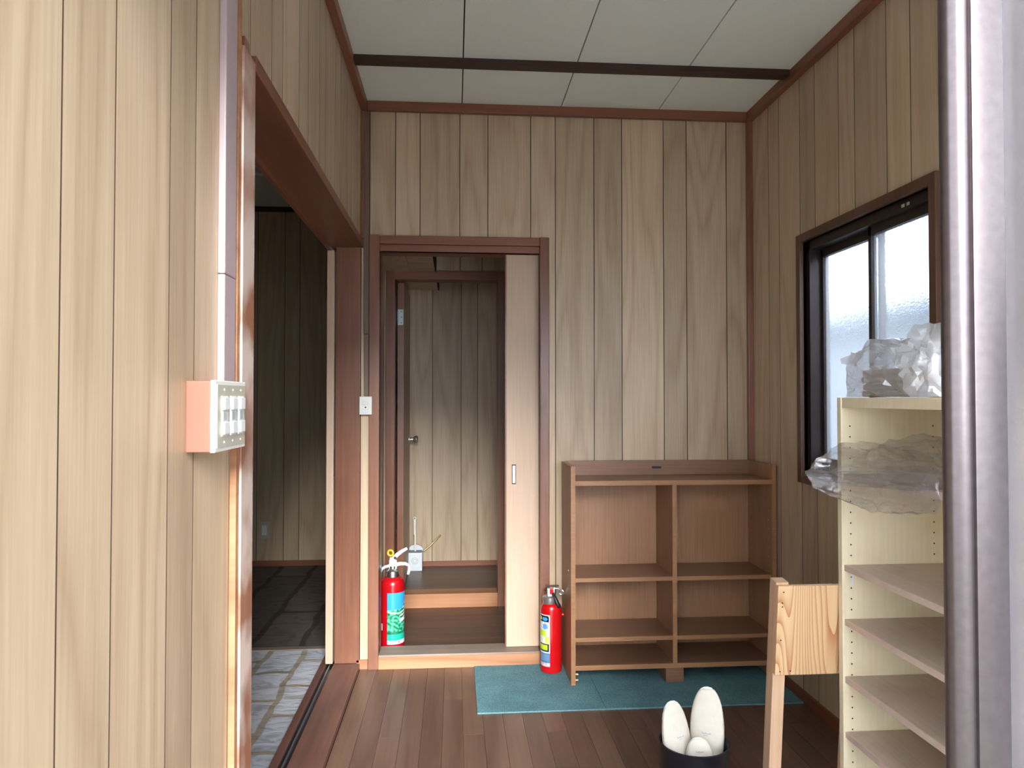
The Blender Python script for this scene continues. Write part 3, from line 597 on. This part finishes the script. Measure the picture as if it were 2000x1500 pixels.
part('pin_ring', MB().ring((-0.010, -0.004, 0.446), 0.013, 0.0045, (0.25, 1, 0)), 'yellow', e1, True)
part('hose', MB().tube([(-0.012, 0, 0.385), (-0.036, 0.002, 0.380), (-0.054, 0.004, 0.368), (-0.060, 0.01, 0.345), (-0.0615, 0.03, 0.29), (-0.0615, 0.035, 0.13), (-0.0615, 0.035, 0.08)], 0.007), 'lilac_white', e1, True)
part('nozzle', MB().tube([(0.074, 0.03, 0.385), (0.077, 0.032, 0.360), (0.070, 0.034, 0.335)], [0.006, 0.009, 0.006]), 'lilac_white', e1, True)
e2 = thing('fire_extinguisher', 'small red fire extinguisher with yellow and white caution label beside the brown cabinet', 'fire extinguisher', (0.428, 3.262, 0.006), 'fire extinguishers on the floor', local=True)
part('cylinder', MB().lathe(body_profile(0.0475, 0.300, 0.030), n=48), 'red', e2, True)
link('caution_label', label_patch(0.0478, math.radians(-88), math.radians(-14), 0.032, 0.256, caution), M['print'], e2)
part('bracket_stud', MB().lathe([(0.006, 0.044), (0.008, 0.050), (0.008, 0.055)], (0, 0, 0.246), 12, 'X'), 'red', e2, True)
part('neck_collar', MB().lathe([(0.030, 0.296), (0.032, 0.299), (0.032, 0.326), (0.027, 0.330), (0.018, 0.332)], (-0.006, 0, 0), 32), 'grey_metal', e2, True)
part('valve_body', MB().box(-0.018, 0.016, -0.012, 0.012, 0.330, 0.362, bev=0.003), 'steel', e2)
part('top_lever', MB().box(-0.024, 0.034, -0.010, 0.010, 0.370, 0.375, bev=0.001).tube([(-0.02, 0, 0.366), (-0.03, 0, 0.352)], 0.004), 'alu_dark', e2)
part('lower_lever', MB().tube([(0.012, 0, 0.362), (0.030, 0, 0.360), (0.044, 0, 0.352), (0.050, 0, 0.335)], 0.005), 'steel', e2, True)
part('safety_tab', MB().box(-0.008, 0.008, -0.020, -0.013, 0.340, 0.366, bev=0.003), 'red', e2)
part('hose_strap', MB().tube([(0.004, -0.016, 0.345), (0.016, -0.026, 0.322), (0.026, -0.030, 0.296), (0.030, -0.030, 0.284)], [0.006, 0.008, 0.010, 0.008]), 'black', e2, True)
part('side_clip', MB().ring((0.046, 0, 0.343), 0.010, 0.003, (0.3, 1, 0)), 'steel', e2, True)

# ------------------------------------------------------------------ switches and cable covers
s3 = thing('light_switch', 'three-gang light switch with salmon box on the near left wall', 'switch', (XL, 1.29, 1.12))
SY0, SY1_, SZ0, SZ1 = 1.205, 1.372, 1.124, 1.238
part('box', B(XL, XL + 0.038, SY0, SY1_, SZ0, SZ1, bev=0.002), 'salmon', s3)
part('frame', B(XL + 0.038, XL + 0.046, SY0 - 0.001, SY1_ + 0.001, SZ0 - 0.001, SZ1 + 0.001, bev=0.002), 'white', s3)
pt = part('plate', B(XL + 0.046, XL + 0.0475, SY0 + 0.006, SY1_ - 0.006, SZ0 + 0.006, SZ1 - 0.006), 'plate_grey', s3)
for k in range(3):
    y0 = SY0 + 0.026 + k * 0.046; u = part('switch_unit', B(XL + 0.0475, XL + 0.049, y0, y0 + 0.03, SZ0 + 0.024, SZ1 - 0.024), 'white', pt)
    part('rocker', B(XL + 0.049, XL + 0.0525, y0 + 0.003, y0 + 0.028, SZ1 - 0.047, SZ1 - 0.027, bev=0.001), 'rocker', s3)
    part('rocker', B(XL + 0.049, XL + 0.0525, y0 + 0.003, y0 + 0.028, SZ0 + 0.027, SZ0 + 0.047, bev=0.001), 'rocker', s3)
    part('name_window', B(XL + 0.049, XL + 0.0500, y0 + 0.003, y0 + 0.022, SZ0 + 0.050, SZ1 - 0.050), 'marker', s3)
    for z in (SZ0 + 0.014, SZ1 - 0.014): part('screw', MB().lathe([(0.002, 0.0475), (0.0015, 0.0485)], (XL, y0 + 0.015, z), 8, 'X'), 'white', s3)
cc = thing('cable_cover', 'mauve-grey cable cover rising from the three-gang switch', 'cable cover', (XL, 1.37, SZ1))
part('cover', B(XL, XL + 0.013, 1.357, 1.425, 1.435, ZC - 0.045, bev=0.003), 'mauve', cc); part('cover', B(XL, XL + 0.0127, 1.3575, 1.4245, SZ1, 1.434, bev=0.003), 'mauve', cc)
s2 = thing('light_switch', 'small white two-button switch plate beside the back doorway', 'switch', (-0.396, YB, 1.135))
part('plate', B(-0.424, -0.369, YB - 0.036, YB, 1.137, 1.218, bev=0.002), 'white', s2)
for z in (1.187, 1.152): part('button', B(-0.412, -0.386, YB - 0.0385, YB - 0.036, z - 0.006, z + 0.006, bev=0.001), 'rocker', s2)
for z in (1.187, 1.152): part('button_mark', B(-0.4125, -0.3855, YB - 0.0365, YB - 0.0359, z - 0.007, z + 0.007), 'marker', s2)
part('indicator', MB().lathe([(0.0035, -0.036), (0.003, -0.038)], (-0.397, YB, 1.1695), 12, 'Y'), 'hole', s2)
c2 = thing('cable_cover', 'thin brown cable cover above the small white switch plate', 'cable cover', (-0.395, YB, 1.218))
part('cover', B(-0.410, -0.386, YB - 0.013, YB, 1.50, ZC - 0.045, bev=0.002), 'brown_mould', c2); part('cover', B(-0.4075, -0.3865, YB - 0.0125, YB, 1.218, 1.499, bev=0.002), 'brown_mould', c2)

# ------------------------------------------------------------------ toilet brush stand
tb_ = thing('toilet_brush_stand', 'pale blue toilet brush stand on the toilet room floor', 'toilet brush', (-0.25, 4.86, 0.098))
part('holder', B(-0.300, -0.207, 4.80, 4.90, 0.098, 0.215, bev=0.004), 'lilac_white', tb_)
part('back_plate', MB().prism([(-0.254 + 0.048 * math.cos(a), 0.215 + 0.036 * math.sin(a)) for a in (math.pi * k / 16 for k in range(17))], 'Y', 4.885, 4.895), 'lilac_white', tb_, True)
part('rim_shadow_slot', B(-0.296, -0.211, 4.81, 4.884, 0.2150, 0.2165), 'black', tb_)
part('handle', MB().tube([(-0.254, 4.85, 0.15), (-0.254, 4.85, 0.32), (-0.257, 4.852, 0.325), (-0.258, 4.853, 0.42)], [0.006, 0.006, 0.0085, 0.009]), 'white', tb_, True)
part('handle_loop', MB().ring((-0.258, 4.853, 0.428), 0.008, 0.003, (0, 1, 0)), 'white', tb_, True)
part('emblem', MB().ring((-0.254, 4.7998, 0.163), 0.020, 0.0015, (0, 1, 0)).ring((-0.254, 4.7998, 0.163), 0.011, 0.0015, (0, 1, 0)), 'plate_grey', tb_, True)
tag(part('drain_tube', MB().tube([(-0.205, 4.915, 0.20), (-0.16, 4.93, 0.235), (-0.12, 4.938, 0.272), (-0.092, 4.94, 0.303)], 0.006), 'olive', None, True), 'yellow-green tube slanting up beside the toilet brush stand', 'tube')

# ------------------------------------------------------------------ tall cream shelf unit by the entrance
su = thing('shoe_shelf', 'tall cream open shoe shelf standing against the window wall', 'shelf', (1.22, 1.65, 0))
UX0, UX1, UY0, UY1, UZ = 1.068, XR - 0.014, 1.30, 1.99, 1.212
part('side_panel', B(UX0, UX1, UY1 - 0.02, UY1, 0.0, UZ, bev=0.001), 'birch', su)
part('side_panel', B(UX0, UX1, UY0, UY0 + 0.02, 0.0, UZ, bev=0.001), 'birch', su)
part('back_panel', B(UX1 - 0.006, UX1, UY0 + 0.02, UY1 - 0.02, 0.02, UZ - 0.03), 'birch', su)
part('top_board', B(UX0 + 0.003, UX1 - 0.006, UY0 + 0.02, UY1 - 0.02, UZ - 0.028, UZ, bev=0.002), 'birch', su)
for z in (0.985, 0.734, 0.585, 0.428, 0.277, 0.12):
    s = part('shelf', B(UX0 + 0.010, UX1 - 0.006, UY0 + 0.021, UY1 - 0.021, z, z + 0.016), 'shelf', su)
    part('shelf_edge', B(UX0 + 0.006, UX0 + 0.010, UY0 + 0.021, UY1 - 0.021, z, z + 0.016), 'shelf_edge', s)
ph = MB()
for k in range(37):
    for xx in (UX0 + 0.026, UX0 + 0.268): ph.lathe([(0.0022, 0), (0.0022, -0.0006)], (xx, UY1 - 0.02, 0.06 + k * 0.0298), 8, 'Y')
part('peg_holes', ph, 'hole', su)['kind'] = 'stuff'
part('shelf_pin', MB().lathe([(0.003, 0), (0.003, -0.012)], (UX0 + 0.026, UY1 - 0.02, 0.729), 10, 'Y'), 'steel', su)
part('paper_tag', B(UX0 + 0.024, UX0 + 0.033, UY1 - 0.0206, UY1 - 0.02, 0.692, 0.724), 'white', su)

# ------------------------------------------------------------------ crumpled plastic bags
def crumple(name, c, size, mat, parent, seed, ridge=0.16, sub=5, squash=2.6, fn=None):
    bm = bmesh.new(); bmesh.ops.create_icosphere(bm, subdivisions=sub, radius=1.0)
    for v in bm.verts:
        d = v.co.normalized(); k = (abs(d.x) ** squash + abs(d.y) ** squash + abs(d.z) ** squash) ** (-1 / squash)
        q = d * 1.7 + Vector((seed, seed * 1.7, 0))
        r1 = 1 - abs(noise.noise(q)) * 2.0; r2 = 1 - abs(noise.noise(q * 2.3 + Vector((5, 1, 2)))) * 2.0; r3 = 1 - abs(noise.noise(q * 5.1)) * 2
        k *= 1 + ridge * (r1 - 0.4) + ridge * 0.55 * (r2 - 0.4) + ridge * 0.22 * (r3 - 0.4)
        p = Vector((d.x * k * size[0], d.y * k * size[1], d.z * k * size[2]))
        if fn: p = fn(p)
        v.co = Vector(c) + p
    me = bpy.data.meshes.new(name); bm.to_mesh(me); bm.free()
    for p in me.polygons: p.use_smooth = True
    return link(name, me, M[mat], parent)
TZ = UZ
def hull_bag(name, pts, mat, parent, seed, amp=0.006, cuts=5, floor=None, freq=26):
    """film pulled taut over its corners, then creased"""
    rr = random.Random(seed); bm = bmesh.new()
    for p in pts: bm.verts.new(p)
    r = bmesh.ops.convex_hull(bm, input=bm.verts[:])
    junk = [g for g in set(r['geom_interior'] + r['geom_unused']) if isinstance(g, bmesh.types.BMVert)]
    if junk: bmesh.ops.delete(bm, geom=junk, context='VERTS')
    bmesh.ops.triangulate(bm, faces=bm.faces[:])
    bmesh.ops.subdivide_edges(bm, edges=bm.edges[:], cuts=cuts, use_grid_fill=True)
    bmesh.ops.triangulate(bm, faces=bm.faces[:]); bm.normal_update()
    for v in bm.verts:
        q = v.co * freq + Vector((seed, seed * 2, 0))
        d = (1 - 2 * abs(noise.noise(q))) + 0.5 * (1 - 2 * abs(noise.noise(q * 2.2)))
        v.co += v.normal * amp * (d - 0.7)
        if floor is not None and v.co.x > 1.062: v.co.z = max(v.co.z, floor)
    me = bpy.data.meshes.new(name); bm.to_mesh(me); bm.free()
    for p in me.polygons: p.use_smooth = True
    me.set_sharp_from_angle(angle=math.radians(24))
    return link(name, me, M[mat], parent)
b1 = thing('plastic_bag', 'milky plastic bag with a bundle inside on top of the cream shelf', 'plastic bag', (1.2, 1.78, TZ), 'plastic bags on the cream shelf')
Z0 = TZ + 0.0015
hull_bag('bag', [(1.082, 1.955, Z0), (1.30, 1.955, Z0), (1.10, 1.70, Z0), (1.31, 1.66, Z0), (1.076, 1.945, 1.262), (1.086, 1.955, 1.322), (1.096, 1.93, 1.345), (1.125, 1.90, 1.366), (1.21, 1.86, 1.362), (1.31, 1.93, 1.33), (1.135, 1.71, 1.352), (1.31, 1.68, 1.34), (1.082, 1.80, 1.25), (1.10, 1.78, 1.335)], 'bag', b1, 3, 0.012, 6, Z0)
hull_bag('loose_corner', [(1.090, 1.93, 1.325), (1.10, 1.90, 1.34), (1.055, 1.945, 1.318), (1.062, 1.95, 1.306), (1.10, 1.945, 1.30)], 'bag', b1, 9, 0.004, 3)
hull_bag('knotted_handle', [(1.076, 1.668, Z0), (1.100, 1.618, Z0), (1.18, 1.58, Z0), (1.19, 1.69, Z0), (1.066, 1.70, 1.29), (1.085, 1.715, 1.335), (1.118, 1.705, 1.386), (1.15, 1.64, 1.388), (1.20, 1.60, 1.345), (1.20, 1.71, 1.37), (1.095, 1.615, 1.30)], 'bag', b1, 14, 0.012, 6, Z0)
for k, (dz, ax) in enumerate(((0.002, 0.0), (0.020, 0.006), (0.040, -0.004), (0.058, 0.004))):
    part('folded_sheet', B(1.105 + ax, 1.285 + ax, 1.70 + 2 * ax, 1.93 + ax, TZ + dz, TZ + dz + 0.016, bev=0.006), 'paper', b1, True)
b2 = thing('plastic_bag', 'clear crumpled plastic bag spilling over the upper shelf of the cream unit', 'plastic bag', (1.15, 1.75, 1.001), 'plastic bags on the cream shelf')
SH = 1.0025
hull_bag('bag', [(0.946, 1.93, 1.006), (0.958, 1.925, 0.985), (0.985, 1.94, 1.045), (1.052, 1.945, 1.083), (1.10, 1.90, 1.092), (1.20, 1.93, 1.05), (1.25, 1.80, 1.06), (1.04, 1.90, SH), (1.05, 1.60, SH), (1.06, 1.57, 1.06), (1.26, 1.93, SH), (1.26, 1.60, SH), (1.02, 1.75, 1.03)], 'film', b2, 21, 0.010, 7, SH, 22)
hull_bag('puffed_top', [(1.10, 1.90, 1.06), (1.08, 1.78, 1.085), (1.085, 1.75, 1.110), (1.115, 1.70, 1.122), (1.15, 1.63, 1.085), (1.09, 1.58, 1.05), (1.24, 1.72, 1.10), (1.24, 1.85, 1.05), (1.07, 1.80, SH + 0.004), (1.07, 1.60, SH + 0.004), (1.24, 1.60, SH + 0.004)], 'film', b2, 33, 0.010, 7, SH, 22)
hull_bag('hanging_fold', [(0.950, 1.925, 1.004), (0.965, 1.92, 0.972), (1.016, 1.90, 0.945), (1.024, 1.75, 0.932), (1.033, 1.68, 0.937), (1.040, 1.53, 0.960), (1.048, 1.52, 0.978), (1.058, 1.55, 1.04), (1.056, 1.90, 1.03), (1.060, 1.75, 0.96)], 'film', b2, 27, 0.007, 7, None, 24)

# ------------------------------------------------------------------ pine board stand leaning on the shelf unit
ps = thing('wooden_stand', 'raw pine board on square posts leaning against the cream shelf', 'stand', (0.897, 2.080, 0.0), local=True)
ps.rotation_euler = (math.radians(6), 0, 0)
bd = part('board', B(0.0, 0.262, -0.014, 0.0, 0.436, 0.693, bev=0.0015), 'pine', ps)
part('post', B(0.0, 0.036, 0.0, 0.042, 0.003, 0.699, bev=0.0015), 'pine_post', ps)
part('post', B(0.226, 0.262, 0.0, 0.042, 0.003, 0.699, bev=0.0015), 'pine_post', ps)
for a, b in ((0.016, 0.676), (0.014, 0.634), (0.013, 0.538), (0.014, 0.447), (0.044, 0.448), (0.24, 0.676), (0.013, 0.645)):
    part('nail', MB().lathe([(0.0022, 0), (0.0018, -0.0008)], (a, -0.014, b), 8, 'Y'), 'hole', bd)

# ------------------------------------------------------------------ black bin with slippers
BX, BY, BR, BH = 0.690, 2.10, 0.0985, 0.222
bn = thing('slipper_bin', 'black round bin holding cream slippers on the plank floor', 'bin', (BX, BY, 0), local=True)
part('bin_wall', MB().lathe([(BR * 0.93, 0), (BR * 0.945, 0.002), (BR, BH - 0.004), (BR + 0.002, BH), (BR - 0.002, BH + 0.001), (BR - 0.004, BH - 0.004), (BR * 0.912, 0.050), (0.004, 0.050)], n=56), 'black', bn, True)
def slipper_outline(n=40, L=0.275, W=0.053):
    pts = []
    for i in range(n):
        t = 2 * math.pi * i / n; y = math.cos(t); x = math.sin(t)
        wdt = W * (1.0 + 0.14 * y) * (1 + 0.22 * min(0, y))
        pts.append((x * abs(x) ** -0.12 * wdt if abs(x) > 1e-6 else 0, y * L / 2 + L / 2 + 0.0))
    return pts
def slipper(label, loc, rot, mark_at=0.60, mark=True):
    """sole lies in local XZ (toe up, +Z), vamp bulges towards -Y"""
    o = thing('slipper', label, 'slipper', loc, 'cream slippers in the black bin', local=True); o.rotation_euler = rot
    L = 0.275; out = slipper_outline()
    part('sole', MB().prism(out, 'Y', 0.0, 0.009), 'canvas', o)
    mb = MB(); ring = [(x, -0.001, z) for x, z in out] + [(out[0][0], -0.001, out[0][1])]
    mb.tube(ring, 0.0042, 8); part('piping', mb, 'piping', o, True)
    bm = bmesh.new(); nz, nx = 26, 22; g = []
    for j in range(nz + 1):
        z = L * (0.36 + 0.632 * j / nz); y = (z - L / 2) / (L / 2); y = max(-1, min(1, y)); s = math.sqrt(max(0, 1 - y * y))
        W = 0.053 * (1 + 0.14 * y) * s ** 0.88 if s > 0 else 0.0
        hgt = 0.046 * (1 - (j / nz) ** 2.2) * (0.75 + 0.25 * (1 - j / nz))
        g.append([bm.verts.new((W * math.sin(a), -0.002 - hgt * math.cos(a) ** 0.8 + 0.0012 * noise.noise(Vector((a * 2, z * 30, 1))), z)) for a in (math.pi * (k / nx - 0.5) * 0.998 for k in range(nx + 1))])
    for j in range(nz):
        for k in range(nx): bm.faces.new((g[j][k], g[j][k + 1], g[j + 1][k + 1], g[j + 1][k]))
    me = bpy.data.meshes.new('vamp'); bm.to_mesh(me); bm.free()
    for p in me.polygons: p.use_smooth = True
    vp = link('vamp', me, M['canvas'], o); sd = vp.modifiers.new('thick', 'SOLIDIFY'); sd.thickness = 0.004; sd.offset = 1
    part('cuff_seam', MB().tube([tuple(v) for v in [(Vector((0.0495 * math.sin(a), -0.0045 - 0.046 * abs(math.cos(a)) ** 0.8, L * 0.362))) for a in (math.pi * (k / 20 - 0.5) * 0.98 for k in range(21))]], 0.0022, 6), 'piping', o, True)
    if mark:
        def on(x, z):
            j = (z / L - 0.36) / 0.632; y = (z - L / 2) / (L / 2); s = math.sqrt(max(0, 1 - y * y)); W = 0.053 * (1 + 0.14 * y) * s ** 0.88
            hgt = 0.046 * (1 - j ** 2.2) * (0.75 + 0.25 * (1 - j)); a = math.asin(max(-1, min(1, x / W)))
            return (x, -0.0072 - hgt * math.cos(a) ** 0.8, z)
        mk = MB(); z0 = L * mark_at; rr = random.Random(5); px = -0.0145
        amp = [0.0050, 0.0022, 0.0022, 0.0042, 0.0042, 0.0012, 0.0024, 0.0022, 0.0044]
        for hh in amp:
            mk.tube([on(px, z0), on(px + 0.0007, z0 + hh), on(px + 0.0022, z0 + hh * 0.7), on(px + 0.0024, z0)], 0.00042, 5); px += 0.0033
        mk.tube([on(-0.008 + 0.0016 * k, z0 - 0.0034) for k in range(10)], 0.00035, 5)
        part('printed_mark', mk, 'blue_ink', o)
    return o
R = math.radians
for lb, p, mk, show in (
    ('largest upright cream slipper at the right of the black bin', (0.0396, 0.0156, 0.0555, -3.9195, 1.0309, -24.3329, 0.8494, 0.6279, 1.1051), 0.60, True),
    ('low cream slipper at the front centre of the black bin', (0.012, -0.0453, 0.0541, -2.4881, -4, -12, 0.7226, 0.5462, 0.6989), 0.82, True),
    ('cream slipper at the left of the black bin, tilting left', (-0.0298, 0.0066, 0.055, -4.2386, -5.5313, 21.7751, 0.8108, 0.6262, 0.9996), 0.66, True),
    ('cream slipper tucked behind the left one in the bin', (-0.0156, 0.035, 0.0547, -5.5741, -7.2477, 21.3414, 0.8113, 0.256, 0.9569), 0.6, False)):
    slipper(lb, (BX + p[0], BY + p[1], p[2]), (R(p[3]), R(p[4]), R(p[5])), mk, show).scale = p[6:9]

for o in bpy.data.objects:
    if '_local' in o.keys(): del o['_local']
